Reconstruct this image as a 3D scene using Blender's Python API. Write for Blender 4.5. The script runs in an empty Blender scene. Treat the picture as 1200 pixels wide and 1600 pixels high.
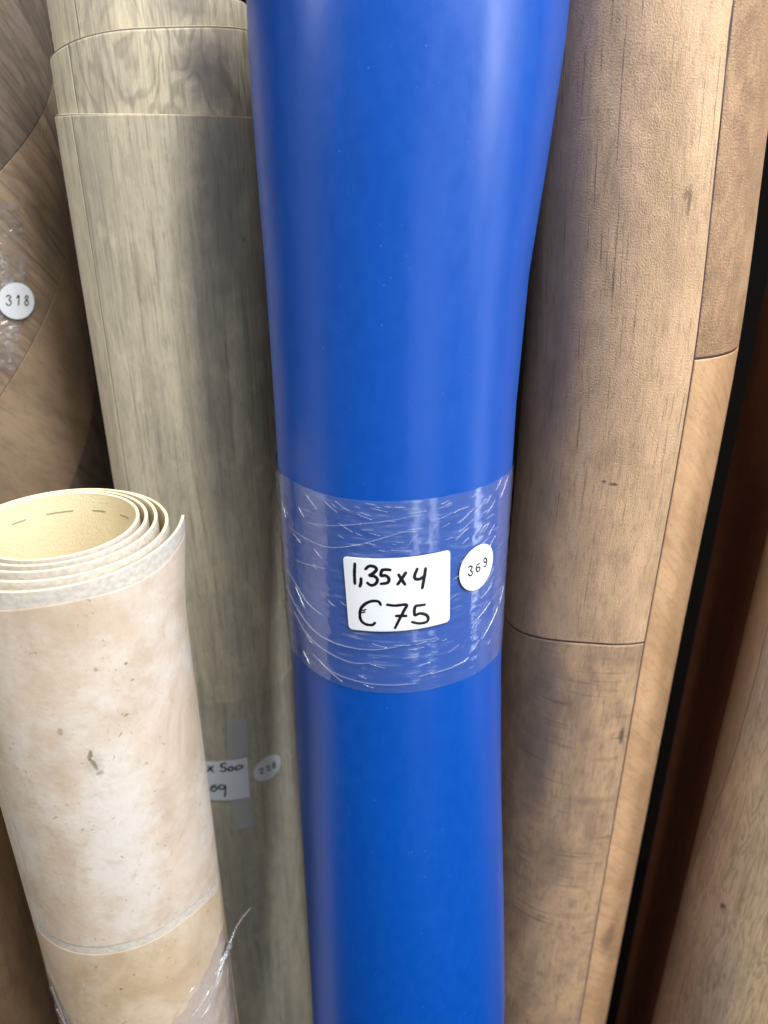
import bpy, math, random
from math import sin, cos, pi, radians, degrees, hypot, exp
random.seed(7)
sc = bpy.context.scene
H = 1.22                      # height of the camera above the shop floor; z in the tables below is measured from here

# ------------------------------------------------------------------ camera
cam = bpy.data.cameras.new('camera'); co = bpy.data.objects.new('camera', cam)
sc.collection.objects.link(co); sc.camera = co
co.location = (0, 0, H); co.rotation_euler = (radians(65), 0, 0)
cam.sensor_fit = 'VERTICAL'; cam.sensor_height = 36; cam.lens = 27.0
cam.clip_start = .02; cam.clip_end = 60
cam.dof.use_dof = True; cam.dof.focus_distance = .42; cam.dof.aperture_fstop = 6.5

# ------------------------------------------------------------------ light: shop ceiling lamps and the room's own glow
w = bpy.data.worlds.new('World'); sc.world = w; w.use_nodes = True
bg = w.node_tree.nodes['Background']; bg.inputs[0].default_value = (.92, .95, 1, 1); bg.inputs[1].default_value = .125
def lamp(name, loc, target, size, sy, power, col):
    l = bpy.data.lights.new(name, 'AREA'); l.shape = 'RECTANGLE'; l.size = size; l.size_y = sy
    l.energy = power; l.color = col
    o = bpy.data.objects.new(name, l); sc.collection.objects.link(o); o.location = loc
    import mathutils
    d = mathutils.Vector(target) - mathutils.Vector(loc)
    o.rotation_euler = d.to_track_quat('-Z', 'Y').to_euler()
    return o
lamp('ceiling_lamp', (.95, -.6, 2.9), (.05, .4, .9), .6, 1.3, 58, (1, .985, .96))
lamp('ceiling_lamp', (.1, -.75, 2.95), (.05, .4, .9), .6, 1.3, 12, (1, .985, .96))
lamp('ceiling_lamp', (-1.7, -.25, 2.6), (-.1, .45, .9), .3, 1.3, 17, (1, .985, .955))
lamp('ceiling_lamp', (2.0, -.55, 2.2), (.05, .4, 1.0), .2, 1.7, 28, (.92, .96, 1))
lamp('reflection_panel', (.78, -1.9, .88), (0, .4, .75), .36, 1.7, 3.4, (.80, .89, 1))  # unseen upright panels, added for the bands mirrored in the tape
lamp('reflection_panel', (1.35, -1.65, .88), (0, .4, .75), .24, 1.7, 3., (.80, .89, 1))
lamp('reflection_panel', (2.0, .1, .88), (0, .4, .75), .22, 1.7, 4.5, (.84, .91, 1))
lamp('reflection_panel', (-2.0, -.1, .88), (0, .4, .75), .55, 1.7, 1.6, (.90, .93, 1))
vs = sc.view_settings; vs.view_transform = 'Standard'; vs.look = 'None'; vs.exposure = .42; vs.gamma = 1
sc.cycles.max_bounces = 8; sc.cycles.transparent_max_bounces = 16
# ------------------------------------------------------------------ writing and creases on the rolls: (degrees round the roll, mm)
PRICE_INK=[[(-18.3,-191.8),(-18.6,-197.4),(-18.5,-202.8)],[(-15.6,-199.5),(-15.7,-201.9),(-16.2,-203.9)],[(-13.4,-193.8),(-11.8,-192.0),(-9.3,-192.2),(-8.8,-194.0),(-10.7,-196.4),(-11.7,-197.2),(-9.6,-197.4),(-8.3,-199.2),(-9.2,-201.6),(-11.1,-202.6),(-12.7,-201.5)],[(-2.8,-193.4),(-4.7,-193.3),(-6.3,-193.9),(-6.7,-196.7),(-4.7,-196.6),(-3.3,-198.3),(-3.9,-200.5),(-6.6,-201.3)],[(0.9,-196.1),(2.2,-198.6),(3.6,-201.4)],[(3.9,-195.1),(2.4,-198.0),(0.5,-201.3)],[(8.9,-193.3),(7.8,-196.8),(8.3,-198.7),(10.2,-198.9),(12.0,-197.5)],[(12.6,-193.5),(12.1,-198.2),(11.3,-204.1)],[(-7.0,-213.1),(-7.9,-211.4),(-10.4,-211.3),(-13.3,-212.9),(-15.7,-216.0),(-16.5,-219.8),(-16.0,-223.3),(-13.9,-225.1),(-10.9,-225.1),(-9.7,-223.8)],[(-15.9,-217.4),(-14.7,-217.3),(-13.7,-216.6)],[(-15.7,-218.7),(-14.9,-218.5),(-14.1,-218.1)],[(-4.0,-212.9),(-0.7,-213.3),(4.3,-212.9),(3.4,-215.9),(1.5,-220.6),(-0.6,-226.0)],[(-0.1,-219.2),(2.1,-219.1),(4.3,-219.3)],[(12.5,-213.7),(10.0,-213.8),(8.2,-214.4),(8.1,-219.0),(10.4,-218.4),(13.2,-219.6),(14.3,-221.9),(13.3,-223.8),(10.1,-224.1),(7.0,-223.0)]]
NUM369=[[(33.9,-198.0),(34.9,-197.6),(36.1,-198.8),(35.2,-200.2),(36.2,-201.6),(36.0,-203.1),(34.6,-202.9),(34.0,-201.7)],[(40.5,-198.4),(39.1,-198.5),(38.6,-200.5),(39.3,-202.5),(40.6,-202.4),(41.0,-201.2),(40.0,-200.1),(38.8,-200.4)],[(45.5,-198.1),(44.2,-196.7),(43.4,-197.6),(44.1,-199.2),(45.2,-199.2),(45.6,-198.1),(45.6,-200.1),(44.9,-201.6),(43.8,-201.4)]]
NUM318=[[(41.4,-94.5),(42.4,-93.7),(43.3,-95.0),(42.3,-96.9),(43.1,-98.5),(42.5,-100.5),(41.4,-100.7),(40.8,-99.2)],[(46.0,-96.3),(47.1,-94.7),(46.2,-101.6)],[(50.9,-95.5),(49.9,-96.7),(50.5,-98.6),(51.1,-100.7),(50.0,-102.6),(49.2,-100.5),(50.5,-98.6),(51.4,-97.1),(51.0,-95.6)]]
GREY_INK=[[(-3.5,-464.7),(-2.1,-467.3),(-0.5,-470.2)],[(-0.4,-464.3),(-4.5,-469.8)],[(8.9,-461.9),(6.0,-462.1),(5.7,-465.2),(8.0,-466.0),(8.5,-468.8),(6.5,-470.4),(4.7,-469.2)],[(12.8,-466.1),(11.0,-466.8),(10.1,-469.2),(11.8,-470.6),(13.5,-468.9),(12.8,-466.4)],[(16.8,-466.8),(15.2,-468.1),(15.6,-470.5),(18.1,-470.2),(20.4,-468.7),(19.0,-466.6),(16.9,-466.9)],[(0.2,-484.9),(-2.3,-486.3),(-3.7,-489.9),(-2.4,-492.2),(0.0,-490.3),(0.6,-487.8),(-2.4,-487.4)],[(6.4,-486.0),(3.8,-485.0),(2.2,-487.4),(3.4,-489.9),(5.8,-488.8),(6.7,-486.1),(6.5,-491.2),(5.6,-498.3)]]
NUM228=[[(32.2,-478.8),(33.4,-477.1),(34.9,-479.3),(33.0,-482.5),(35.3,-483.2)],[(37.7,-479.2),(39.0,-477.9),(40.4,-480.2),(38.7,-482.8),(41.1,-483.7)],[(44.3,-477.9),(43.0,-479.0),(44.5,-481.1),(45.5,-483.5),(44.1,-484.1),(43.0,-481.7),(44.5,-480.9),(45.4,-479.8),(44.4,-478.0)]]
CREASES=[[(-43.1,-176.4),(-29.3,-173.8),(-15.8,-170.1),(-3.6,-167.4),(3.7,-165.6)],[(-59.1,-185.4),(-45.2,-186.1),(-30.9,-186.1),(-17.0,-181.5),(-3.7,-175.6),(7.4,-171.4)],[(-55.5,-202.9),(-43.2,-200.5),(-33.8,-198.8)],[(-66.0,-213.5),(-54.9,-217.8),(-46.3,-223.7),(-36.3,-226.9)],[(-68.2,-225.1),(-54.3,-233.0),(-41.1,-239.2),(-28.2,-241.0),(-13.0,-240.3),(-2.0,-237.9),(4.0,-235.7)],[(-59.1,-235.7),(-47.7,-243.8),(-34.7,-248.0),(-20.6,-249.8),(-12.1,-247.8)],[(-44.3,-253.9),(-32.7,-259.0),(-17.7,-260.5),(-4.2,-260.4),(9.0,-259.6)],[(-40.6,-255.3),(-35.3,-258.8),(-26.8,-263.0)],[(16.4,-255.0),(27.7,-254.4),(36.6,-252.8)],[(27.7,-253.7),(32.6,-253.7),(36.6,-252.2)],[(3.8,-182.5),(6.5,-178.0),(9.3,-174.2)],[(11.4,-191.2),(8.5,-188.6),(4.7,-188.9)],[(26.5,-181.2),(29.8,-178.0),(33.2,-176.0)],[(42.9,-219.6),(48.4,-217.1),(51.7,-211.1)],[(45.3,-245.2),(52.2,-239.7),(59.6,-233.3)],[(40.6,-231.3),(45.8,-228.6),(51.0,-225.4)],[(41.8,-166.0),(45.5,-165.5)],[(43.8,-174.9),(49.4,-174.0)],[(41.0,-188.1),(47.0,-186.2)],[(39.3,-182.7),(43.3,-178.2),(45.6,-177.9)],[(42.1,-170.7),(45.0,-170.0)],[(30.0,-183.9),(33.4,-181.4)],[(25.0,-165.8),(28.2,-164.9),(32.7,-164.3)],[(23.7,-159.9),(21.7,-160.9)],[(-13.3,-158.8),(-9.1,-159.2)],[(-14.9,-172.9),(-10.1,-172.6)],[(-13.1,-179.8),(-9.3,-180.5)],[(-0.9,-159.9),(3.7,-160.3)],[(-5.0,-159.8),(-2.7,-160.0)],[(-67.7,-175.3),(-64.7,-177.6),(-62.4,-181.4)],[(-55.5,-187.5),(-52.1,-188.4),(-49.1,-190.1)],[(-48.7,-245.0),(-46.5,-245.8),(-44.3,-247.3)]]
CREAMCREASE=[[(42.8,-493.4),(51.2,-490.4),(59.1,-494.9)],[(45.4,-515.1),(51.3,-512.8),(59.7,-508.8),(64.4,-507.7)],[(34.3,-508.0),(37.4,-501.7),(40.1,-497.0)],[(51.3,-524.3),(60.6,-521.4),(66.1,-515.9),(77.0,-508.8)],[(74.9,-505.7),(66.9,-511.2),(55.0,-519.5),(48.2,-526.1)],[(85.6,-517.7),(80.7,-528.0),(81.1,-548.6)],[(-42.1,-480.1),(-39.5,-491.8),(-35.9,-506.7)],[(-43.6,-503.6),(-35.4,-511.9)]]
# ------------------------------------------------------------------ node helpers
class M:
    def __init__(s, name):
        s.m = bpy.data.materials.new(name); s.m.use_nodes = True; s.t = s.m.node_tree
        s.n = s.t.nodes; s.b = s.n['Principled BSDF']; s.out = s.n['Material Output']
        s.uvn = s.n.new('ShaderNodeUVMap'); s.uvn.uv_map = 'uv'; s.uv = s.uvn.outputs[0]
    def link(s, a, b):
        if isinstance(a, (int, float)): b.default_value = a
        elif isinstance(a, tuple): b.default_value = a if len(a) == 4 else (*a, 1)
        else: s.t.links.new(a, b)
    def map(s, scale, loc=(0, 0, 0), rot=0, src=None):
        r = s.n.new('ShaderNodeMapping'); r.inputs['Rotation'].default_value = (0, 0, rot)
        s.link(src or s.uv, r.inputs[0])
        q = s.n.new('ShaderNodeMapping'); s.link(r.outputs[0], q.inputs[0])
        q.inputs['Scale'].default_value = (*scale, 1); q.inputs['Location'].default_value = loc
        return q.outputs[0]
    def noise(s, vec, scale=1, detail=4, rough=.55, dist=0):
        k = s.n.new('ShaderNodeTexNoise'); s.link(vec, k.inputs['Vector']); k.inputs['Scale'].default_value = scale
        k.inputs['Detail'].default_value = detail; k.inputs['Roughness'].default_value = rough
        k.inputs['Distortion'].default_value = dist; return k.outputs[0]
    def vor(s, vec, scale=1, feature='F1'):
        k = s.n.new('ShaderNodeTexVoronoi'); s.link(vec, k.inputs['Vector']); k.inputs['Scale'].default_value = scale
        k.feature = feature; return k.outputs[0]
    def ma(s, op, a, b=0., c=None, clamp=False):
        k = s.n.new('ShaderNodeMath'); k.operation = op; k.use_clamp = clamp
        s.link(a, k.inputs[0]); s.link(b, k.inputs[1])
        if c is not None: s.link(c, k.inputs[2])
        return k.outputs[0]
    def ss(s, x, lo, hi, a=0., b=1.):
        k = s.n.new('ShaderNodeMapRange'); k.interpolation_type = 'SMOOTHSTEP'
        s.link(x, k.inputs[0])
        for i, v in enumerate((lo, hi, a, b)): k.inputs[i+1].default_value = v
        return k.outputs[0]
    def mix(s, f, a, b, mode='MIX'):
        k = s.n.new('ShaderNodeMix'); k.data_type = 'RGBA'; k.blend_type = mode
        s.link(f, k.inputs[0]); s.link(a, k.inputs[6]); s.link(b, k.inputs[7]); return k.outputs[2]
    def sep(s, v):
        k = s.n.new('ShaderNodeSeparateXYZ'); s.link(v, k.inputs[0]); return k.outputs
    def bump(s, h, dist, strength=1., normal=None):
        k = s.n.new('ShaderNodeBump'); s.link(h, k.inputs['Height']); k.inputs['Distance'].default_value = dist
        k.inputs['Strength'].default_value = strength
        if normal is not None: s.link(normal, k.inputs['Normal'])
        return k.outputs[0]
    def spot(s, u, v, su, sv, wob=.5, ws=300, rot=0):
        """1 inside a ragged ellipse round (u, v), 0 outside"""
        k = s.n.new('ShaderNodeMapping'); k.vector_type = 'POINT'; k.inputs['Location'].default_value = (-u, -v, 0)
        s.link(s.uv, k.inputs[0])
        q = s.n.new('ShaderNodeMapping'); s.link(k.outputs[0], q.inputs[0]); q.inputs['Rotation'].default_value = (0, 0, rot)
        p = s.n.new('ShaderNodeMapping'); s.link(q.outputs[0], p.inputs[0]); p.inputs['Scale'].default_value = (1/su, 1/sv, 0)
        l = s.n.new('ShaderNodeVectorMath'); l.operation = 'LENGTH'; s.link(p.outputs[0], l.inputs[0])
        d = s.ma('ADD', l.outputs['Value'], s.ma('MULTIPLY', s.ma('SUBTRACT', s.noise(s.uv, ws, 3), .5), wob*2))
        return s.ss(d, .35, 1.15, 1, 0)

def simple(name, col, rough=.5, spec=.4, noise=0, nscale=80):
    m = M(name)
    if noise:
        tc = m.n.new('ShaderNodeTexCoord')
        f = m.noise(tc.outputs['Object'], nscale, 5)
        m.link(m.mix(f, tuple(c*(1-noise) for c in col), tuple(c*(1+noise) for c in col)), m.b.inputs['Base Color'])
    else: m.b.inputs['Base Color'].default_value = (*col, 1)
    m.b.inputs['Roughness'].default_value = rough; m.b.inputs['Specular IOR Level'].default_value = spec
    return m.m

def wood(name, light, mid, dark, seed=0, rot=0, patch=(14, 5), fine=.5, lines=.5, cracks=0., chatter=0., ring=0.,
         ringscale=(30, 4), emboss=0., esc=420, rough=.42, spots=(), lineC=None, hue=None, patchC=(.35, .68), mott=.35):
    m = M(name); L = (seed*1.7, seed*2.3, seed)
    V = lambda a, b, k=0: m.map((a, b), (L[0]+k, L[1]-k, L[2]), rot)
    big = m.noise(V(*patch), 1, 5, .6, .6)
    c = m.mix(m.ss(big, *patchC), light, mid)
    if hue: c = m.mix(m.ss(m.noise(V(patch[0]*.6, patch[1]*.7, 5), 1, 3), .42, .62), c, hue)
    if ring:
        r = m.noise(V(*ringscale, 3), 1, 3, .5, .5)
        r = m.ma('SINE', m.ma('MULTIPLY', r, 70.))
        c = m.mix(m.ma('MULTIPLY', m.ss(r, -.2, 1), ring), c, dark)
    g1 = m.noise(V(260, 9, 1), 1, 5, .6, .3)
    g2 = m.noise(V(900, 30, 2), 1, 3, .6)
    c = m.mix(m.ma('MULTIPLY', m.ss(g1, .50, .78), lines), c, dark)
    c = m.mix(m.ma('MULTIPLY', m.ss(g1, .50, .25), lines*.5), c, tuple(min(1, x*1.12) for x in light))
    c = m.mix(m.ma('MULTIPLY', m.ss(g2, .52, .75), fine*.6), c, dark)
    fib = m.noise(V(420, 75, 12), 1, 4, .7, .2); blot = m.noise(V(70, 34, 13), 1, 5, .7, .2)
    c = m.mix(m.ma('MULTIPLY', m.ss(fib, .48, .72), mott), c, dark)
    c = m.mix(m.ma('MULTIPLY', m.ss(blot, .50, .68), mott*1.1), c, tuple((x+y)/2 for x, y in zip(mid, dark)))
    c = m.mix(m.ma('MULTIPLY', m.ss(blot, .48, .34), mott*.8), c, tuple(min(1, x*1.18) for x in light))
    if cracks:
        k = m.ss(m.noise(V(620, 13, 7), 1, 4, .66, .25), .58, .66)
        k = m.ma('MULTIPLY', k, m.ss(m.noise(V(1400, 160, 8), 1, 2), .28, .48))
        k = m.ma('MULTIPLY', k, m.ss(m.noise(V(30, 9, 9), 1, 2), .38, .54))
        c = m.mix(m.ma('MULTIPLY', k, cracks), c, lineC or tuple(x*.45 for x in dark))
    if chatter:
        h = m.noise(V(16, 260, 4), 1, 4, .6, .4)
        h = m.ma('MULTIPLY', m.ss(h, .52, .72), m.ss(m.noise(V(30, 14, 6), 1, 3), .42, .62))
        c = m.mix(m.ma('MULTIPLY', h, chatter), c, dark)
    for (u, v, su, sv, st, *rest) in spots:
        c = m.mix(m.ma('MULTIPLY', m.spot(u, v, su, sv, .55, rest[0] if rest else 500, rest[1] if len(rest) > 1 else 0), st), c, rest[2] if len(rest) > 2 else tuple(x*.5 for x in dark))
    m.link(c, m.b.inputs['Base Color'])
    m.link(m.ss(g1, .3, .7, rough-.05, rough+.08), m.b.inputs['Roughness'])
    m.b.inputs['Specular IOR Level'].default_value = .45
    nrm = m.bump(m.ma('ADD', m.ma('MULTIPLY', g1, .6), m.ma('MULTIPLY', g2, .4)), .0004, .5)
    if emboss:
        e = m.noise(m.map((esc, esc*.8), L), 1, 4, .7, .0)
        nrm = m.bump(m.ss(e, .34, .66), .00016*emboss, 1, nrm)
    m.link(nrm, m.b.inputs['Normal'])
    return m.m

def film(name, haze=.10, streak=.3, bs=(60, 500), bstr=.4, rough=.16, tint=(.75, .78, .85), k=.16, rot=0, crease_glare=0.):
    m = M(name)
    tr = m.n.new('ShaderNodeBsdfTransparent'); df = m.n.new('ShaderNodeBsdfDiffuse'); gl = m.n.new('ShaderNodeBsdfGlossy')
    df.inputs[0].default_value = (*tint, 1); gl.inputs['Roughness'].default_value = rough
    v = m.map(bs, (0, 0, 0), rot); n1 = m.noise(v, 1, 5, .65, .6); n2 = m.noise(m.map((70, 45), (4, 2, 0), rot), 1, 4, .6, .5)
    hz = m.ma('ADD', haze, m.ma('MULTIPLY', m.ma('MULTIPLY', m.ss(n1, .5, .8), m.ss(n2, .4, .65)), streak))
    if crease_glare:
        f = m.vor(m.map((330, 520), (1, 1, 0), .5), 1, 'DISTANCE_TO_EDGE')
        hz = m.ma('ADD', hz, m.ma('MULTIPLY', m.ma('MULTIPLY', m.ss(f, .12, .0), m.ss(n2, .45, .6)), crease_glare), clamp=True)
    nb = m.bump(m.ma('ADD', n1, n2), .0006, bstr)
    m.link(nb, gl.inputs['Normal'])
    ge = m.n.new('ShaderNodeNewGeometry'); dt = m.n.new('ShaderNodeVectorMath'); dt.operation = 'DOT_PRODUCT'
    m.link(ge.outputs['Incoming'], dt.inputs[0]); m.link(nb, dt.inputs[1])
    fr = m.ma('ADD', m.ma('MULTIPLY', m.ma('POWER', m.ma('SUBTRACT', 1., m.ma('ABSOLUTE', dt.outputs['Value']), clamp=True), 5.), .9), .05)
    a = m.n.new('ShaderNodeMixShader'); m.link(hz, a.inputs[0]); m.link(tr.outputs[0], a.inputs[1]); m.link(df.outputs[0], a.inputs[2])
    b = m.n.new('ShaderNodeMixShader'); m.link(m.ma('ADD', fr, k, clamp=True), b.inputs[0])
    m.link(a.outputs[0], b.inputs[1]); m.link(gl.outputs[0], b.inputs[2]); m.link(b.outputs[0], m.out.inputs[0])
    m.n.remove(m.b)
    return m.m

# ------------------------------------------------------------------ rolls: a sheet wound into a spiral round an upright axis
def smooth(x): x = max(0., min(1., x)); return x*x*(3-2*x)
class Roll:
    """T: (z, x, y, radius) down the roll; end: angle of the outer free end; dr: winding direction inwards (+1 / -1)"""
    def __init__(s, T, end=175, dr=-1, pitch=.0022, thick=.0022, layers=None, flare=0., ztop=None):
        s.T = sorted(T); s.end = end; s.dr = dr; s.pitch = pitch; s.t = thick; s.layers = layers; s.flare = flare; s.ztop = ztop
        s.rn = sorted(t[3] for t in T)[len(T)//2]
    def prof(s, z):
        T = s.T
        if z <= T[0][0]: return T[0][1:]
        for i in range(len(T)-1):
            if z <= T[i+1][0]:
                a, b = T[i], T[i+1]; f = (z-a[0])/(b[0]-a[0])
                # Catmull-Rom between the table's rows
                p = T[max(0, i-1)]; q = T[min(len(T)-1, i+2)]; h = b[0]-a[0]; o = []
                for j in (1, 2, 3):
                    ma = (b[j]-p[j])/(b[0]-p[0]) if i > 0 else (b[j]-a[j])/h
                    mb = (q[j]-a[j])/(q[0]-a[0]) if i+2 < len(T) else (b[j]-a[j])/h
                    o.append((2*f**3-3*f*f+1)*a[j]+(f**3-2*f*f+f)*h*ma+(3*f*f-2*f**3)*b[j]+(f**3-f*f)*h*mb)
                return o
        return T[-1][1:]
    def phi(s, th, turn=0): return ((th-s.end)*s.dr % 360)/360+turn
    def rad(s, phi, z):
        r = s.prof(z)[2]
        if s.layers:
            i = int(phi); f = phi-i; L = s.layers
            a = L[min(i, len(L)-1)]; b = L[min(i+1, len(L)-1)]
            if i == 0: off = b*smooth((f-.72)/.28)
            else: off = a+(b-a)*f
        else: off = s.t*1.15*smooth((phi-.8)/.2)+max(0, phi-1)*s.pitch
        if s.flare and phi < .14: off -= s.flare*(1-phi/.14)**2*smooth((z-s.ztop+.06)/.06)
        return r-off
    def pt(s, th, z, off=0., turn=0, phi=None):
        x, y, r = s.prof(z); ph = s.phi(th, turn) if phi is None else phi
        R = s.rad(ph, z)+off; a = radians(th)
        return (x+R*sin(a), y-R*cos(a), z+H)
    def uz(s, u, z, off=0., turn=0): return s.pt(degrees(u/s.rn), z, off, turn)

class Mesh:
    def __init__(s): s.v = []; s.f = []; s.uv = []; s.mi = []; s.sm = []
    def vert(s, p, uv=(0, 0)): s.v.append(p); s.uv.append(uv); return len(s.v)-1
    def face(s, f, mi=0, sm=True): s.f.append(f); s.mi.append(mi); s.sm.append(sm)
    def grid(s, rows, mi=0, sm=True, flip=False):
        """rows: list of lists of (point, uv)"""
        ix = [[s.vert(p, uv) for p, uv in r] for r in rows]
        for i in range(len(ix)-1):
            for j in range(len(ix[0])-1):
                q = (ix[i][j], ix[i][j+1], ix[i+1][j+1], ix[i+1][j])
                s.face(q[::-1] if flip else q, mi, sm)
    def build(s, name, mats, parent=None):
        me = bpy.data.meshes.new(name); me.from_pydata(s.v, [], s.f); l = me.uv_layers.new(name='uv')
        for lp in me.loops: l.data[lp.index].uv = s.uv[lp.vertex_index]
        for p, m, k in zip(me.polygons, s.mi, s.sm): p.material_index = m; p.use_smooth = k
        for m in (mats if isinstance(mats, (list, tuple)) else [mats]): me.materials.append(m)
        me.update()
        o = bpy.data.objects.new(name, me); sc.collection.objects.link(o)
        if parent is not None:
            o.parent = parent; o.matrix_parent_inverse = parent.matrix_world.inverted() if False else o.matrix_parent_inverse
            b = parent_base(parent)
            for v in me.vertices: v.co = (v.co[0]-b[0], v.co[1]-b[1], v.co[2]-b[2])
        return o
BASE = {}
def parent_base(o):
    while o.parent is not None: o = o.parent
    return BASE.get(o.name, (0, 0, 0))
def thing(name, label, cat, loc, group=None):
    o = bpy.data.objects.new(name, None); sc.collection.objects.link(o); o.location = loc; o.empty_display_size = .05
    o['label'] = label; o['category'] = cat
    if group: o['group'] = group
    BASE[o.name] = loc
    return o
def stuff(o): o['kind'] = 'stuff'; return o
def lab(o, t): o['label'] = t; return o

def sheet(R, ztop, turns, mats, parent, name='rolled_sheet', zb=-H+.001, step=3., zs=None, edge=.0):
    """the whole wound sheet: printed side out, backing in, cut edges; ztop(phi) gives its upper edge"""
    m = Mesh(); n = int(turns*360/step)
    fr = [0, .004, .02, .05, .09, .13, .18, .24, .30, .36, .43, .5, .58, .66, .75, .87, 1]
    cols = []
    for i in range(n+1):
        ph = i*step/360; th = R.end+R.dr*ph*360; zt = ztop(ph); cols.append((ph, th, [zt+(zb-zt)*f for f in fr]))
    U = lambda th: radians(th)*R.rn
    outer = [[(R.pt(th, z, 0, 0, ph), (U(th), z)) for z in zz] for ph, th, zz in cols]
    inner = [[(R.pt(th, z, -R.t, 0, ph), (U(th), z)) for z in zz] for ph, th, zz in cols]
    fl = R.dr > 0
    m.grid(outer, 0, True, flip=not fl); m.grid(inner, 1, True, flip=fl)
    # rounded cut edge at the top
    e = [[outer[i][0], (tuple((a+b)/2+(0, 0, .0003)[k] for k, (a, b) in enumerate(zip(outer[i][0][0], inner[i][0][0]))), outer[i][0][1]), inner[i][0]] for i in range(n+1)]
    m.grid(e, 2, False, flip=fl)
    for i in (0, n):
        m.grid([outer[i], inner[i]], 2, False, flip=(i == 0) == fl)
    return m.build(name, mats, parent)

def patch(R, corners, mat, parent, name, off=.0004, turn=0, du=.0035, dv=.02, inset=.0005, zfun=None):
    """a sheet of print bounded by four corners (u, z) [bl, br, tr, tl], its border bevelled down to the seam"""
    bl, br, tr, tl = corners
    W = max(hypot(br[0]-bl[0], br[1]-bl[1]), hypot(tr[0]-tl[0], tr[1]-tl[1])); Hh = max(hypot(tl[0]-bl[0], tl[1]-bl[1]), hypot(tr[0]-br[0], tr[1]-br[1]))
    def seq(L, d):
        n = max(2, int(L/d)); e = inset/L
        return [0, e, 2*e]+[2*e+(1-4*e)*i/n for i in range(1, n)]+[1-2*e, 1-e, 1]
    S, Tt = seq(W, du), seq(Hh, dv); rows = []
    for j, t in enumerate(Tt):
        r = []
        for i, s in enumerate(S):
            u = (bl[0]*(1-s)+br[0]*s)*(1-t)+(tl[0]*(1-s)+tr[0]*s)*t
            z = (bl[1]*(1-s)+br[1]*s)*(1-t)+(tl[1]*(1-s)+tr[1]*s)*t
            if zfun: z += zfun(u, t)
            o = .00005 if (i in (0, len(S)-1) or j in (0, len(Tt)-1)) else off
            r.append((R.uz(u, z, o, turn), (u, z)))
        rows.append(r)
    m = Mesh(); m.grid(rows, 0, True); return m.build(name, mat, parent)

def smoothline(P, n=6):
    o = []
    for i in range(len(P)-1):
        p0, p1, p2, p3 = P[max(0, i-1)], P[i], P[i+1], P[min(len(P)-1, i+2)]
        for k in range(n):
            t = k/n
            o.append(tuple(.5*((2*b)+(-a+c)*t+(2*a-5*b+4*c-d)*t*t+(-a+3*b-3*c+d)*t**3) for a, b, c, d in zip(p0, p1, p2, p3)))
    o.append(tuple(P[-1])); return o
def strokes(R, lines, wid, off, mat, parent, name, hgt=.00012, taper=0., n=6, jit=0.):
    """pen strokes or creases lying on the roll: low domed ribbons; lines in (degrees, mm)"""
    m = Mesh()
    for L in lines:
        if len(L) < 2: continue
        P = [(radians(a)*R.rn, z/1000) for a, z in L]; P = smoothline(P, n) if len(P) > 2 else [tuple(P[0][k]+(P[1][k]-P[0][k])*i/n for k in (0, 1)) for i in range(n+1)]
        # round caps
        rows = []; N = len(P)
        def fr(i):
            a, b = P[max(0, i-1)], P[min(N-1, i+1)]; d = (b[0]-a[0], b[1]-a[1]); l = hypot(*d) or 1; return d[0]/l, d[1]/l
        ring = []
        for i in range(N):
            d = fr(i); q = 1.
            if taper: q = (1-taper)+taper*sin(pi*(i+.2)/(N-.6))
            q *= 1+jit*random.uniform(-1, 1); ring.append((P[i], d, wid/2*q))
        d = fr(0); w0 = ring[0][2]; p = P[0]
        caps = [((p[0]-d[0]*w0*c, p[1]-d[1]*w0*c), d, w0*s_) for c, s_ in ((1, .02), (.85, .53), (.5, .87))]
        d = fr(N-1); w1 = ring[-1][2]; p = P[-1]
        cape = [((p[0]+d[0]*w1*c, p[1]+d[1]*w1*c), d, w1*s_) for c, s_ in ((.5, .87), (.85, .53), (1, .02))]
        for p, d, ww in caps+ring+cape:
            r = []
            for k in (-1, -.6, 0, .6, 1):
                u, z = p[0]-d[1]*ww*k, p[1]+d[0]*ww*k
                r.append((R.uz(u, z, off+hgt*(1-k*k)), (u, z)))
            rows.append(r)
        m.grid(rows, 0, True, flip=True)
    return m.build(name, mat, parent)
def disc(R, u0, z0, r, off, mat, parent, name, tilt=0.):
    m = Mesh(); c = m.vert(R.uz(u0, z0, off), (0, 0)); rings = []
    for k in (.35, .7, .93, 1.):
        rings.append([m.vert(R.uz(u0+r*k*cos(a*pi/24), z0+r*k*sin(a*pi/24), off if k < .99 else off-.00004), (r*k*cos(a*pi/24), r*k*sin(a*pi/24))) for a in range(48)])
    for a in range(48):
        b = (a+1) % 48; m.face((c, rings[0][a], rings[0][b]))
        for i in range(3): m.face((rings[i][a], rings[i+1][a], rings[i+1][b], rings[i][b]))
    return m.build(name, mat, parent)
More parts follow.
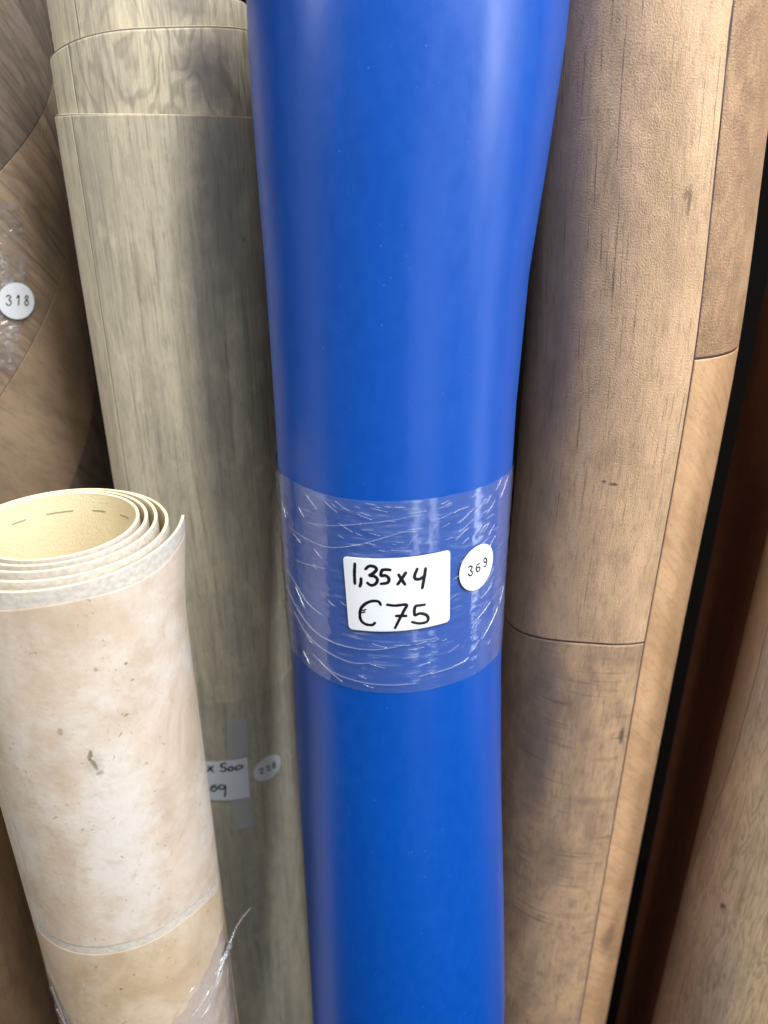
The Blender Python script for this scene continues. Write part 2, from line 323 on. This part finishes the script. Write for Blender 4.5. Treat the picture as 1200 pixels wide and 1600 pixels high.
def card(R, corners, off, mat, parent, name, rr=.0022):
    """a paper label with rounded corners; corners (u, z) bl br tr tl"""
    bl, br, tr, tl = corners; W = br[0]-bl[0]; Hh = tl[1]-bl[1]; m = Mesh(); rows = []
    N = 24
    for j in range(N+1):
        # rows closer together near the corners
        y = (1-cos(pi*j/N))/2*Hh; d = min(y, Hh-y); ins = rr-math.sqrt(max(0, rr*rr-(rr-min(rr, d))**2)) if d < rr else 0
        r = []
        for i in range(21):
            x = ins+(W-2*ins)*i/20; s, t = x/W, y/Hh
            u = (bl[0]*(1-s)+br[0]*s)*(1-t)+(tl[0]*(1-s)+tr[0]*s)*t; z = (bl[1]*(1-s)+br[1]*s)*(1-t)+(tl[1]*(1-s)+tr[1]*s)*t
            r.append((R.uz(u, z, off-(.0001 if (i in (0, 20) or j in (0, N)) else 0)), (u, z)))
        rows.append(r)
    m.grid(rows, 0, True); return m.build(name, mat, parent)
def band(R, th0, th1, ztop, zbot, off, mat, parent, name, nu=150, nv=60, amp=.0, seed=0, edgeamp=0.):
    """a length of clear film stretched round the roll; amp is the height of its wrinkles"""
    from mathutils import noise, Vector
    m = Mesh(); rows = []
    for j in range(nv+1):
        r = []
        for i in range(nu+1):
            th = th0+(th1-th0)*i/nu; t = j/nv; zt = ztop(th) if callable(ztop) else ztop; zb = zbot(th) if callable(zbot) else zbot
            z = zb+(zt-zb)*t; u = radians(th)*R.rn
            if edgeamp and i in (0, nu): th += edgeamp*noise.noise(Vector((z*180, seed, 1)))
            e = min(1, t*12, (1-t)*12)
            d = amp(th, z) if callable(amp) else amp
            q = abs(noise.noise(Vector((u*60+seed, z*170, seed)))) + .6*abs(noise.noise(Vector((u*150, z*420, seed+5))))
            r.append((R.pt(th, z, off+d*q*e), (u, z)))
        rows.append(r)
    m.grid(rows, 0, True); return m.build(name, mat, parent)

# ------------------------------------------------------------------ shared small materials
paper = simple('label_paper', (.70, .73, .78), .45, .4, .03, 300)
ink = simple('marker_ink', (.006, .006, .008), .35, .5)
print_ink = simple('printed_ink', (.012, .012, .014), .5, .3)
seam_dark = simple('seam', (.075, .055, .055), .7, .2)
back_cream = M('backing_cream')
_f = back_cream.noise(back_cream.map((700, 700)), 1, 3)
back_cream.link(back_cream.mix(_f, (.72, .62, .40), (.80, .70, .47)), back_cream.b.inputs['Base Color'])
back_cream.link(back_cream.bump(back_cream.vor(back_cream.map((900, 600)), 1), .0003, .5), back_cream.b.inputs['Normal'])
back_cream.b.inputs['Roughness'].default_value = .75
back_cream = back_cream.m
edge_cream = simple('cut_edge', (.76, .68, .48), .6, .3, .06, 200)
back_grey = simple('backing_grey', (.45, .42, .36), .8, .2, .1, 100)
pencil = simple('pencil_mark', (.36, .32, .20), .8, .1)

# ------------------------------------------------------------------ setting: floor and the dark rack behind
def slab(name, x0, x1, y0, y1, z0, z1, mat, kind='structure'):
    m = Mesh(); P = [(x, y, z) for z in (z0, z1) for y in (y0, y1) for x in (x0, x1)]
    for p in P: m.vert(p, (p[0], p[1]+p[2]))
    for f in ((0, 2, 3, 1), (4, 5, 7, 6), (0, 1, 5, 4), (2, 6, 7, 3), (0, 4, 6, 2), (1, 3, 7, 5)): m.face(f, 0, False)
    o = m.build(name, mat); o['kind'] = kind; return o
slab('floor', -3, 3, -3.5, 1.4, -.05, 0, simple('floor_vinyl', (.002, .0016, .0013), .9, .02, .12, 30))
slab('wall', -3, 3, 1.05, 1.15, 0, 2.6, simple('wall_paint', (.003, .0025, .002), .9, .05, .2, 6))

# ------------------------------------------------------------------ blue roll with the price
BLT = [(.20,.0125,.459,.0792),(.115,.0125,.459,.0792),(.067,.0116,.4494,.0788),(.012,.0096,.4417,.0759),(-.048,.0072,.4333,.0711),(-.101,.0063,.4259,.0686),(-.166,.0064,.4168,.0674),
       (-.252,.0069,.4047,.0657),(-.314,.0086,.396,.0651),(-.383,.0108,.3864,.0668),(-.459,.0141,.3757,.0684),(-.571,.0179,.360,.0702),(-1.22,.028,.270,.071)]
B = Roll(BLT, end=172, dr=-1, pitch=.003); B.rn = .067
m = M('blue_vinyl')
n1 = m.noise(m.map((900, 900)), 1, 3, .6); n2 = m.noise(m.map((160, 90)), 1, 4, .6)
base = m.mix(m.ss(n2, .3, .7), (.0012, .062, .36), (.0015, .068, .38))
dust = m.ma('MULTIPLY', m.ss(m.vor(m.map((230, 230)), 1), .085, .03), m.ss(m.noise(m.map((90, 90), (3, 1, 0)), 1, 2), .48, .60))
base = m.mix(m.ma('MULTIPLY', dust, .32), base, (.35, .5, .85))
m.link(base, m.b.inputs['Base Color']); m.link(m.ss(n2, .3, .7, .32, .37), m.b.inputs['Roughness'])
m.b.inputs['Specular IOR Level'].default_value = .5
dent = m.bump(m.noise(m.map((20, 8)), 1, 2, .45), .0030, .5)
m.link(m.bump(m.ma('ADD', n1, m.ma('MULTIPLY', m.noise(m.map((330, 200)), 1, 3), 1.2)), .00008, .35, dent), m.b.inputs['Normal'])
blue = m.m
blue_back = simple('blue_backing', (.03, .12, .45), .8, .2, .1, 200)
rb = thing('vinyl_flooring_roll', 'plain bright blue vinyl roll in front with the handwritten 1,35x4 €75 price label', 'flooring roll', (.028, .27, 0), 'vinyl flooring rolls standing upright')
sheet(B, lambda p: .115+.001*sin(p*5), 4.2, [blue, blue_back, blue_back], rb, step=3)
ZT = lambda th: -.1572+.0008*sin(th*.05)-.004*exp(-((th+72)/9)**2)*.8
ZB = lambda th: -.2656+.0006*sin(th*.07)-.002*exp(-((abs(th)-75)/10)**2)
from mathutils import noise as mn, Vector
def amp(th, z):
    return .0004+.0035*exp(-((th+96)/11)**2)
fb = film('clear_tape', haze=.07, streak=.42, bs=(35, 420), bstr=.16, rough=.07, k=.05, tint=(.55, .64, .82))
tape = band(B, -178, 178, ZT, ZB, .0006, fb, rb, 'clear_tape_band', 260, 90, amp, 3)
crease = film('tape_crease', haze=.10, streak=.2, bs=(300, 300), bstr=.3, rough=.16, k=.06, tint=(.8, .83, .9))
stuff(strokes(B, CREASES[:12], .0006, .0011, crease, tape, 'tape_crease', .0005, .9, 6, .2))
stuff(strokes(B, CREASES[12:], .00055, .0011, crease, tape, 'tape_crease', .0007, .8, 5, .2))
fine = []
for _ in range(90):
    a = max(-66, min(62, random.gauss(5, 32))); z = -160-102*random.random()**1.6; l = random.uniform(2, 8); k = (a/75)*3.2
    fine.append([(a, z), (a+l*.5, z+k*l*.25-.2), (a+l, z+k*l*.5)])
stuff(strokes(B, fine, .00028, .0010, crease, tape, 'tape_crease', .0004, .8, 3, .2))
LBC = [(-.0258, -.2299), (.0291, -.2262), (.0280, -.1852), (-.0280, -.1888)]
pl = card(B, LBC, .0016, paper, rb, 'price_label'); lab(pl, 'white label handwritten 1,35x4 €75')
strokes(B, PRICE_INK[:8], .00175, .00168, ink, pl, 'handwriting', .0001, .12, 7, .05)
strokes(B, PRICE_INK[8:9]+PRICE_INK[11:], .00165, .00168, ink, pl, 'handwriting', .0001, .15, 7, .05)
strokes(B, PRICE_INK[9:11], .0008, .00168, ink, pl, 'handwriting', .0001, .15, 7, .05)
ns = disc(B, .0466, -.2003, .0127, .0017, paper, rb, 'number_sticker'); lab(ns, 'round white sticker printed 369')
strokes(B, NUM369, .00082, .00178, print_ink, ns, 'printed_number', .00006, 0, 6)

# ------------------------------------------------------------------ cream stone-print roll in front on the left, its spiral top open
C = Roll([(.5,-.1705,.36,.0588),(-2,-.1705,.36,.0588)], end=112, dr=-1, thick=.0017, layers=[0, .0028, .0082, .0131, .0174, .021], flare=.006, ztop=-.181)
C.rn = .0588
def stone(name, a, b, wht, seed, spots=(), glow=None):
    m = M(name); V = lambda x, y, k=0: m.map((x, y), (seed+k, seed*2-k, seed))
    big = m.noise(V(22, 16), 1, 5, .62, .8); c = m.mix(m.ss(big, .38, .66), a, b)
    c = m.mix(m.ma('MULTIPLY', m.ss(m.noise(V(24, 18, 3), 1, 6, .72, .3), .38, .72), .75), c, wht)
    if glow: c = m.mix(m.ma('MULTIPLY', m.spot(*glow, .8, 45), .8), c, wht)  # whitish centre where the roll catches most light, painted into the print
    c = m.mix(m.ma('MULTIPLY', m.ss(m.noise(V(95, 80, 4), 1, 5, .7, .3), .5, .72), .4), c, b)
    c = m.mix(m.ma('MULTIPLY', m.ss(m.noise(V(120, 90, 6), 1, 5, .7, .6), .5, .75), .35), c, (.44, .32, .22))
    sp = m.ma('MULTIPLY', m.ss(m.noise(V(320, 230, 9), 1, 3, .6, .5), .62, .70), m.ss(m.noise(V(45, 30, 11), 1, 2), .47, .6))
    c = m.mix(m.ma('MULTIPLY', sp, .55), c, (.20, .13, .11))
    for (u, v, su, sv, st, *r) in spots: c = m.mix(m.ma('MULTIPLY', m.spot(u, v, su, sv, .8, r[0] if r else 420, r[1] if len(r) > 1 else 0), st), c, r[2] if len(r) > 2 else (.10, .085, .06))
    m.link(c, m.b.inputs['Base Color']); m.b.inputs['Roughness'].default_value = .5
    m.link(m.bump(m.noise(V(260, 260), 1, 4), .0004, .35), m.b.inputs['Normal']); return m.m
grout = M('grout_print'); g = grout.noise(grout.map((260, 400)), 1, 4)
grout.link(grout.mix(grout.ss(g, .35, .7), (.64, .585, .51), (.50, .455, .39)), grout.b.inputs['Base Color']); grout.b.inputs['Roughness'].default_value = .55
grout = grout.m
rc = thing('vinyl_flooring_roll', 'cream stone-tile print roll on the left, shorter, its open spiral top showing yellow backing', 'flooring roll', (-.1705, .36, 0), 'vinyl flooring rolls standing upright')
sheet(C, lambda p: -.181+.0030*min(1.5, max(0, p-.35))+.0008*max(0, p-1.85), 4.52, [grout, back_cream, edge_cream], rc, step=3)
U = lambda d: radians(d)*C.rn
st1 = stone('stone_print_pale', (.63, .51, .395), (.52, .40, .29), (.71, .66, .60), 2,
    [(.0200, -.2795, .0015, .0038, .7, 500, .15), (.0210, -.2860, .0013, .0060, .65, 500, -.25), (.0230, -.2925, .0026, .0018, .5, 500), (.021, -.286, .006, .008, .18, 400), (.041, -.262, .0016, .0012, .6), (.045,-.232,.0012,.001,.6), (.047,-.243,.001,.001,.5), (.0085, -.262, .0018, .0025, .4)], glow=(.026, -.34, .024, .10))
st2 = stone('stone_print_tan', (.60, .45, .30), (.50, .36, .225), (.68, .57, .44), 7, [(.019, -.452, .0010, .0009, .6), (.010, -.462, .0011, .0011, .7)])
patch(C, [(U(-36.2), -.4222), (U(110), -.4222), (U(110), -.1900), (U(-36.2), -.1900)], st1, rc, 'printed_tile', .00025, zfun=lambda u, t: (1-t)*(-.0007-8.*max(0, min(u, .09)-.045)**2)+.0012*t*sin(u*70))
patch(C, [(U(-150), -.4222), (U(-37.6), -.4222), (U(-37.6), -.1900), (U(-150), -.1900)], st1, rc, 'printed_tile', .00025)
patch(C, [(U(-150), -H+.002), (U(110), -H+.002), (U(110), -.4285), (U(-150), -.4285)], st2, rc, 'printed_tile', .00025, zfun=lambda u, t: t*(-.0007-8.*max(0, min(u, .09)-.045)**2))
# pencil dashes on the backing, as printed: short flat marks inside the innermost turn
m = Mesh()
for k, th in enumerate(range(-160, 200, 27)):
    z0 = -.1855
    for j in range(3):
        rr_ = []
        for zz in (z0-.0004, z0+.0004):
            ph = 3.55+0
        a0 = th+j*3.8; a1 = a0+3.8
        def ip(a, z):
            ph = (a-C.end)*C.dr/360 % 1
            while ph < 3.52: ph += 1
            return C.pt(a, z, -C.t-.00025, 0, ph)
        m.face([m.vert(ip(a0, z0-.0004)), m.vert(ip(a0, z0+.0003)), m.vert(ip(a1, z0+.0003)), m.vert(ip(a1, z0-.0004))])
m.build('pencil_dashes', pencil, rc)
cf = film('stretch_film', haze=.20, streak=.35, bs=(110, 40), bstr=.5, rough=.14, k=.05, rot=.7, tint=(.78, .74, .78))
def zc(th):
    if th > 0: return -.515+.0215*smooth((th-25)/60) - (.012 if th < 30 else 0)*0
    return -.515+.040*smooth((-th-20)/30)
def camp(th, z): return .0014
wrap = band(C, -170, 92, lambda th: -.512+.030*smooth((th-22)/62)+.040*smooth((-th-22)/28)+.0016*sin(th*.55)-.02*exp(-((th-2)/20)**2), -.95, .0008, cf, rc, 'stretch_film_wrap', 150, 110, camp, 9)
stuff(strokes(C, [l for l in CREAMCREASE if len(l) > 1], .0010, .0018, crease, wrap, 'film_crease', .0008, .85, 6, .2))
# twisted film tail at the right edge, pulled towards the grey roll
def tube(P, r0, mat, parent, name, seg=7, jit=0.):
    m = Mesh(); P = smoothline(P, 6); N = len(P); rows = []
    for i, p in enumerate(P):
        a, b = Vector(P[max(0, i-1)]), Vector(P[min(N-1, i+1)]); d = (b-a).normalized(); s_ = d.cross(Vector((0, 1, .3))).normalized(); t_ = d.cross(s_)
        r = r0(i/(N-1))
        rows.append([(tuple(Vector(p)+(s_*cos(k*2*pi/seg)+t_*sin(k*2*pi/seg)*.45)*r*(1+jit*sin(k*9+i*1.7))), (i*.001, k*.001)) for k in range(seg+1)])
    m.grid(rows, 0, True); return m.build(name, mat, parent)
kp = C.pt(88, -.4985, .001)
tube([C.pt(70, -.505, .002), C.pt(80, -.4995, .003), (kp[0]+.003, kp[1], kp[2]), (kp[0]+.008, kp[1]+.012, kp[2]+.005), (kp[0]+.016, kp[1]+.02, kp[2]+.011)],
     lambda t: .0022*(1-t)**.7*(.5+.5*sin(t*9)**2)+.0003, crease, wrap, 'film_tail', 9, .25)
knot_m = simple('crumpled_film', (.25, .26, .27), .12, .9)
tube([C.pt(80, -.5035, .003), C.pt(86, -.501, .004), C.pt(92, -.503, .003)], lambda t: .0012+.0009*sin(t*8)**2, knot_m, wrap, 'film_knot', 9, .4)

# ------------------------------------------------------------------ grey-beige oak roll behind, three stepped layers at its top
G = Roll([(.5,-.1428,.56,.0660),(-2,-.1428,.56,.0660)], end=-150, dr=1, thick=.0018, layers=[0, .0019, .0048, .0095, .015]); G.rn = .0635
gw = lambda n, s, **k: wood(n, (.69, .61, .435), (.49, .43, .325), (.20, .165, .13), seed=s, patch=(26, 3), lines=.8, fine=.8, rough=.45, **k)
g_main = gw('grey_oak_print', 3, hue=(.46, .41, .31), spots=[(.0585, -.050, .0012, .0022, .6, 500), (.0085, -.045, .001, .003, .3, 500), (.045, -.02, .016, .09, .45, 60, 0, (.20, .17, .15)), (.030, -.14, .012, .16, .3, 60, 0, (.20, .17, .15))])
g_side = gw('grey_oak_strip_print', 8)
g_up = gw('grey_oak_knot_print', 11, ring=.45, ringscale=(28, 9), spots=[(.046, .044, .020, .022, .6, 110, 0, (.19, .165, .16)), (.036, .046, .012, .010, .35, 160, .5, (.15, .125, .12))])
g_up2 = gw('grey_oak_top_print', 17, ring=.3, ringscale=(30, 8), spots=[(.036, .079, .015, .014, .6, 90, 0, (.16, .14, .13))])
edge_g = simple('cut_edge_grey', (.62, .56, .42), .6, .3, .06, 200)
rg = thing('vinyl_flooring_roll', 'grey-beige oak print roll left of the blue one, three stepped layers at its top', 'flooring roll', (-.145, .56, 0), 'vinyl flooring rolls standing upright')
def gtop(p):
    if p < .84: return .0209+.0006*sin(p*9)
    if p < 1.06: return .0209+(.0520-.0209)*smooth((p-.84)/.22)
    if p < 1.84:
        th = -150+(p-1)*360
        return .052+.0125*smooth((th+75)/80)*.85+.0055*smooth((th+10)/90)
    if p < 2.1: return .068+(.0835-.068)*smooth((p-1.84)/.26)
    return .0835
sheet(G, gtop, 3.8, [simple('grey_seam', (.22, .19, .14), .6, .2), back_grey, edge_g], rg, step=3)
UG = lambda d: radians(d)*G.rn
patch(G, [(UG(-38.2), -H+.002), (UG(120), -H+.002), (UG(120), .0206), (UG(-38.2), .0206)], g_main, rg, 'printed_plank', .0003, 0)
patch(G, [(UG(-145), -H+.002), (UG(-38.8), -H+.002), (UG(-38.8), .0206), (UG(-145), .0206)], g_side, rg, 'printed_plank', .0003, 0)
def up(u, t):
    th = degrees(u/G.rn); return t*(gtop((th+150)/360+1)-.0494)
patch(G, [(UG(-35.4), -.03), (UG(110), -.03), (UG(110), .0486), (UG(-35.4), .0486)], g_up, rg, 'printed_plank', .0003, 1, zfun=up, dv=.008)
patch(G, [(UG(-130), -.03), (UG(-36.0), -.03), (UG(-36.0), .0486), (UG(-130), .0486)], g_side, rg, 'printed_plank', .0003, 1, zfun=up, dv=.008)
patch(G, [(UG(-29.3), .02), (UG(110), .02), (UG(110), .083), (UG(-29.3), .083)], g_up2, rg, 'printed_plank', .0003, 2)
patch(G, [(UG(-105), .02), (UG(-29.9), .02), (UG(-29.9), .083), (UG(-105), .083)], g_side, rg, 'printed_plank', .0003, 2)
gf = film('grey_roll_film', haze=.05, streak=.22, bs=(90, 8), bstr=.35, rough=.22, k=.02)
band(G, -100, 100, -.40, -1.05, .0008, gf, rg, 'stretch_film_wrap', 80, 60, .0006, 21)
tp = simple('masking_tape', (.42, .42, .40), .5, .3, .05, 300)
card(G, [(.0118, -.460), (.0285, -.459), (.0295, -.4195), (.0142, -.4175)], .0012, tp, rg, 'tape_strip', .0004)
card(G, [(.0125, -.5385), (.0292, -.5415), (.0268, -.5030), (.0100, -.5020)], .0012, tp, rg, 'tape_strip', .0004)
gl_ = card(G, [(-.034, -.5010), (.0261, -.5042), (.0268, -.4598), (-.034, -.4590)], .0016, paper, rg, 'price_label', .0006); lab(gl_, 'white handwritten label taped on, half hidden')
strokes(G, GREY_INK, .0015, .0017, ink, gl_, 'handwriting', .0001, .1, 6, .05)
gs = disc(G, .0434, -.4808, .0128, .0017, paper, rg, 'number_sticker')
strokes(G, NUM228, .0010, .00178, print_ink, gs, 'printed_number', .00006, 0, 5)

# ------------------------------------------------------------------ tan plank roll on the right
WT = [(.5,.1475,.495,.063),(.071,.1475,.4945,.063),(.016,.1493,.492,.064),(-.113,.1560,.49,.064),(-.318,.1552,.49,.064),(-2,.155,.49,.064)]
W = Roll(WT, end=178, dr=-1); W.rn = .064
A = dict(emboss=1.1, esc=1150, rough=.34, mott=.5)
w_a = wood('tan_oak_print', (.70, .465, .28), (.52, .345, .205), (.25, .155, .10), seed=4, patch=(20, 9), lines=.18, fine=.2, cracks=.7, lineC=(.07, .055, .055), chatter=.2,
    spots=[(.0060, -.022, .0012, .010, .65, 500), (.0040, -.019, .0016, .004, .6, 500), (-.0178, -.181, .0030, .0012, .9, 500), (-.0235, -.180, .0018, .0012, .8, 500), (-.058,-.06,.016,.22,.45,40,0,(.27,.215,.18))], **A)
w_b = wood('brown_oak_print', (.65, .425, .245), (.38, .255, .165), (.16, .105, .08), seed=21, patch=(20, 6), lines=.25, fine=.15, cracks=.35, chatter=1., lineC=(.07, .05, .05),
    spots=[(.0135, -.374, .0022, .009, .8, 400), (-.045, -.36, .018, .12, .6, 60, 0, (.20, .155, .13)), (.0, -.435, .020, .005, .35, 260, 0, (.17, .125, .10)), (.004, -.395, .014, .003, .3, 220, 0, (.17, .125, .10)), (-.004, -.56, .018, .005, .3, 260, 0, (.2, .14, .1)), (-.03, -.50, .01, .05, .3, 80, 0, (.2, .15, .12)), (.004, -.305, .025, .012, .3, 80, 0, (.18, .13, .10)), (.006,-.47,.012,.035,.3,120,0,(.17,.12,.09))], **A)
w_c = wood('rosy_oak_print', (.50, .315, .185), (.36, .225, .13), (.18, .11, .07), seed=31, patch=(40, 30), lines=.08, fine=.25, emboss=2.2, esc=900, rough=.34, mott=.55)
w_d = wood('orange_oak_print', (.64, .395, .22), (.50, .305, .165), (.26, .15, .085), seed=37, rot=-.75, patch=(24, 9), lines=.38, fine=.35, mott=.4, emboss=.7, esc=1150, rough=.4,
    spots=[(.035, -.60, .009, .022, .6, 200, 0, (.16, .10, .06))])
rw = thing('vinyl_flooring_roll', 'tan oak plank print roll right of the blue one, embossed with dark seams', 'flooring roll', (.155, .49, 0), 'vinyl flooring rolls standing upright')
sheet(W, lambda p: .098, 4, [seam_dark, back_cream, edge_cream], rw)
US = .0192; Uw = lambda d: radians(d)*W.rn
seamz = lambda u: -.2960-.0187*smooth((-u-.008)/.095)**1.0
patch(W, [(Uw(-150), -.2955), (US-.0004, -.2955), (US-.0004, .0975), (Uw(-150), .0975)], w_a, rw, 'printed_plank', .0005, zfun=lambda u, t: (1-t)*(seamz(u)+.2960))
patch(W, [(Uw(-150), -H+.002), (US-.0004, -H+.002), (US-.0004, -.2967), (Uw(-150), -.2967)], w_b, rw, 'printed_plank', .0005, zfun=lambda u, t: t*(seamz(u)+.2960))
patch(W, [(US+.0005, -.1044), (Uw(150), -.1044), (Uw(150), .0975), (US+.0005, .0975)], w_c, rw, 'printed_plank', .0005)
patch(W, [(US+.0005, -H+.002), (Uw(150), -H+.002), (Uw(150), -.1055), (US+.0005, -.1055)], w_d, rw, 'printed_plank', .0005)

# ------------------------------------------------------------------ brown roll far left, planks printed on the slant
Q = Roll([(.5,-.3304,.64,.088),(.102,-.3304,.64,.088),(-.004,-.3365,.64,.088),(-.130,-.3400,.64,.088),(-2,-.342,.64,.088)], end=-160, dr=1); Q.rn = .088
sl = radians(47.5)
def diag(p, q):      # p along the planks, q across, origin on the lower seam at u = .0344
    return (.0344+p*cos(sl)-q*sin(sl), -.1718+p*sin(sl)+q*cos(sl))
br = lambda n, l, mi, d, s, **k: wood(n, l, mi, d, seed=s, rot=-(pi/2-sl), patch=(50, 6), lines=.8, fine=.4, rough=.45, ring=.3, ringscale=(50, 4), **k)
b_mid = br('brown_oak_slant_print', (.35, .255, .175), (.23, .165, .12), (.09, .06, .045), 5)
b_top = br('dark_oak_slant_print', (.20, .155, .12), (.13, .10, .08), (.045, .034, .028), 9)
b_low = wood('tan_oak_slant_print', (.36, .26, .17), (.26, .18, .12), (.09, .06, .042), seed=14, rot=-(pi/2-sl), patch=(20, 8), lines=.25, fine=.15, rough=.45)
b_drk = br('grey_oak_slant_print', (.17, .13, .105), (.12, .09, .075), (.06, .045, .04), 19)
rq = thing('vinyl_flooring_roll', 'brown oak print roll at the far left with slanting planks and a round 318 sticker', 'flooring roll', (-.342, .64, 0), 'vinyl flooring rolls standing upright')
sheet(Q, lambda p: .25, 4, [seam_dark, back_grey, edge_g], rq)
LN = [(.0441, -.1749, 49.), (.0790, -.0115, 40.)]          # the two seams the photo shows, then their neighbours
def seam_pt(k, p):
    if k in (0, 1): u, z, a = LN[k]
    elif k < 0: u, z, a = .0441, -.1749+k*.135, 49.+k*-1.0
    else: u, z, a = .0768, -.0095+(k-1)*.13, 41.
    a = radians(a); return (u+p*cos(a), z+p*sin(a))
def slant(k, p0, p1, mat):
    g = .0004; a, b, c, d = seam_pt(k, p0+g), seam_pt(k, p1-g), seam_pt(k+1, p1-g), seam_pt(k+1, p0+g)
    if abs(p0-.009) < .001 or abs(p1-.009) < .001:        # the joint across the plank is square to it
        e = seam_pt(k, .009); n = (-sin(radians(47)), cos(radians(47))); w_ = .108; q = (e[0]+n[0]*w_, e[1]+n[1]*w_)
        base = seam_pt(k+1, 0); t = (q[0]-base[0])*cos(radians(41))+(q[1]-base[1])*sin(radians(41)); q = seam_pt(k+1, t+(g if abs(p0-.009) < .001 else -g))
        if abs(p0-.009) < .001: d = q
        else: c = q
    lim = lambda P: (P[0], min(P[1], .135+max(0, 0)))
    patch(Q, [(x, y-.0003) if i > 1 else (x, y+.0003) for i, (x, y) in enumerate((a, b, c, d))], mat, rq, 'printed_plank', .0004, du=.006, dv=.006)
slant(0, .009, .20, b_mid); slant(0, -.28, .009, b_drk)
slant(1, -.20, .14, b_top); slant(-1, -.20, .22, b_low); slant(-2, -.30, .22, b_top)
slant(-3, -.30, .22, b_low); slant(-4, -.30, .22, b_mid); slant(-5, -.30, .22, b_top); slant(-6, -.2, .22, b_low)
qf = film('crinkled_film', haze=.06, streak=.35, bs=(160, 420), bstr=.6, rough=.12, k=.05, crease_glare=.3, tint=(.8, .83, .9))  # white crease pattern and haze paint in the crinkled film's glare
def qe(z): return 58.5-12*smooth((-z-.06)/.08)+2.2*mn.noise(Vector((z*260, 0, 0)))
from mathutils import noise
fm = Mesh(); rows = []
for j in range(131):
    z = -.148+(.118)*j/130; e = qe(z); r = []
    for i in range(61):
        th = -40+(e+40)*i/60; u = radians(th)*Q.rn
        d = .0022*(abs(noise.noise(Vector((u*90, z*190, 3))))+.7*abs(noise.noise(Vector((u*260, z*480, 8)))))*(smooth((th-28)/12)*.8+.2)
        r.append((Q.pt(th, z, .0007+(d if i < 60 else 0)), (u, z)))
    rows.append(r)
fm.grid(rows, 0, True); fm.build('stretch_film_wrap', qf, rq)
qs = disc(Q, .0748, -.0985, .0131, .0034, paper, rq, 'number_sticker'); lab(qs, 'round white sticker printed 318')
strokes(Q, [[(a+2.9, z) for a, z in l] for l in NUM318], .00090, .00348, print_ink, qs, 'printed_number', .00006, 0, 6)

# ------------------------------------------------------------------ pale oak roll at the far right edge
O = Roll([(.5,.3215,.44,.066),(-2,.3215,.44,.066)], end=100, dr=-1); O.rn = .066
o_a = wood('pale_oak_print', (.74, .53, .31), (.54, .37, .21), (.20, .125, .07), seed=41, patch=(18, 5), lines=.5, fine=.4, ring=.35, ringscale=(85, 9), mott=.3, rough=.45, emboss=.35, hue=(.42, .34, .25),
    spots=[(-.0727, -.5275, .0020, .0035, .9, 400, .4), (-.071, -.5295, .005, .006, .25, 300)])
o_b = wood('pale_oak_edge_print', (.50, .35, .21), (.40, .275, .165), (.20, .13, .08), seed=44, lines=.4, fine=.3, rough=.45)
ro = thing('vinyl_flooring_roll', 'pale oak print roll cut by the right edge of the photo, small knot low down', 'flooring roll', (.3215, .44, 0), 'vinyl flooring rolls standing upright')
sheet(O, lambda p: -.06, 4, [seam_dark, back_cream, edge_cream], ro)
osm = lambda z: radians(-83-34*smooth((-z-.36)/.32)+1.6*mn.noise(Vector((z*45, 2, 0))))*O.rn
def opatch(left):
    m = Mesh(); rows = []; N = 60
    for j in range(91):
        z = -H+.002+(H-.063)*j/90; sx = osm(z)
        a, b = (radians(-190)*O.rn, sx-.0003) if left else (sx+.0003, radians(90)*O.rn)
        rows.append([(O.uz(a+(b-a)*i/N, z, .00005 if (i in (0, N) or j in (0, 90)) else .0004), (a+(b-a)*i/N, z)) for i in range(N+1)])
    m.grid(rows, 0, True); return m.build('printed_plank', o_b if left else o_a, ro)
opatch(False); opatch(True)

# ------------------------------------------------------------------ dark brown roll standing back in the gap
D_ = Roll([(.5,.366,.62,.06),(-2,.366,.62,.06)], end=170, dr=-1); D_.rn = .06
rd = thing('vinyl_flooring_roll', 'plain dark red-brown roll in shadow between the tan and pale oak rolls', 'flooring roll', (.366, .62, 0), 'vinyl flooring rolls standing upright')
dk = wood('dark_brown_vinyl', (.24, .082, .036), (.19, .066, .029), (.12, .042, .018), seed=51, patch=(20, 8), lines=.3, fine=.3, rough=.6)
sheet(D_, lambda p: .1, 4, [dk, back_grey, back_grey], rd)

# ------------------------------------------------------------------ low brown roll in the bottom left corner, behind the cream one
L_ = Roll([(.5,-.375,.47,.055),(-2,-.375,.47,.055)], end=-140, dr=1); L_.rn = .055
rl = thing('vinyl_flooring_roll', 'short warm brown wood print roll in the lower left corner behind the cream roll', 'flooring roll', (-.375, .47, 0), 'vinyl flooring rolls standing upright')
lb = wood('warm_brown_print', (.32, .20, .11), (.22, .135, .075), (.10, .06, .035), seed=61, patch=(24, 8), lines=.5, fine=.3, rough=.5)
sheet(L_, lambda p: -.42, 4, [lb, back_grey, edge_g], rl)
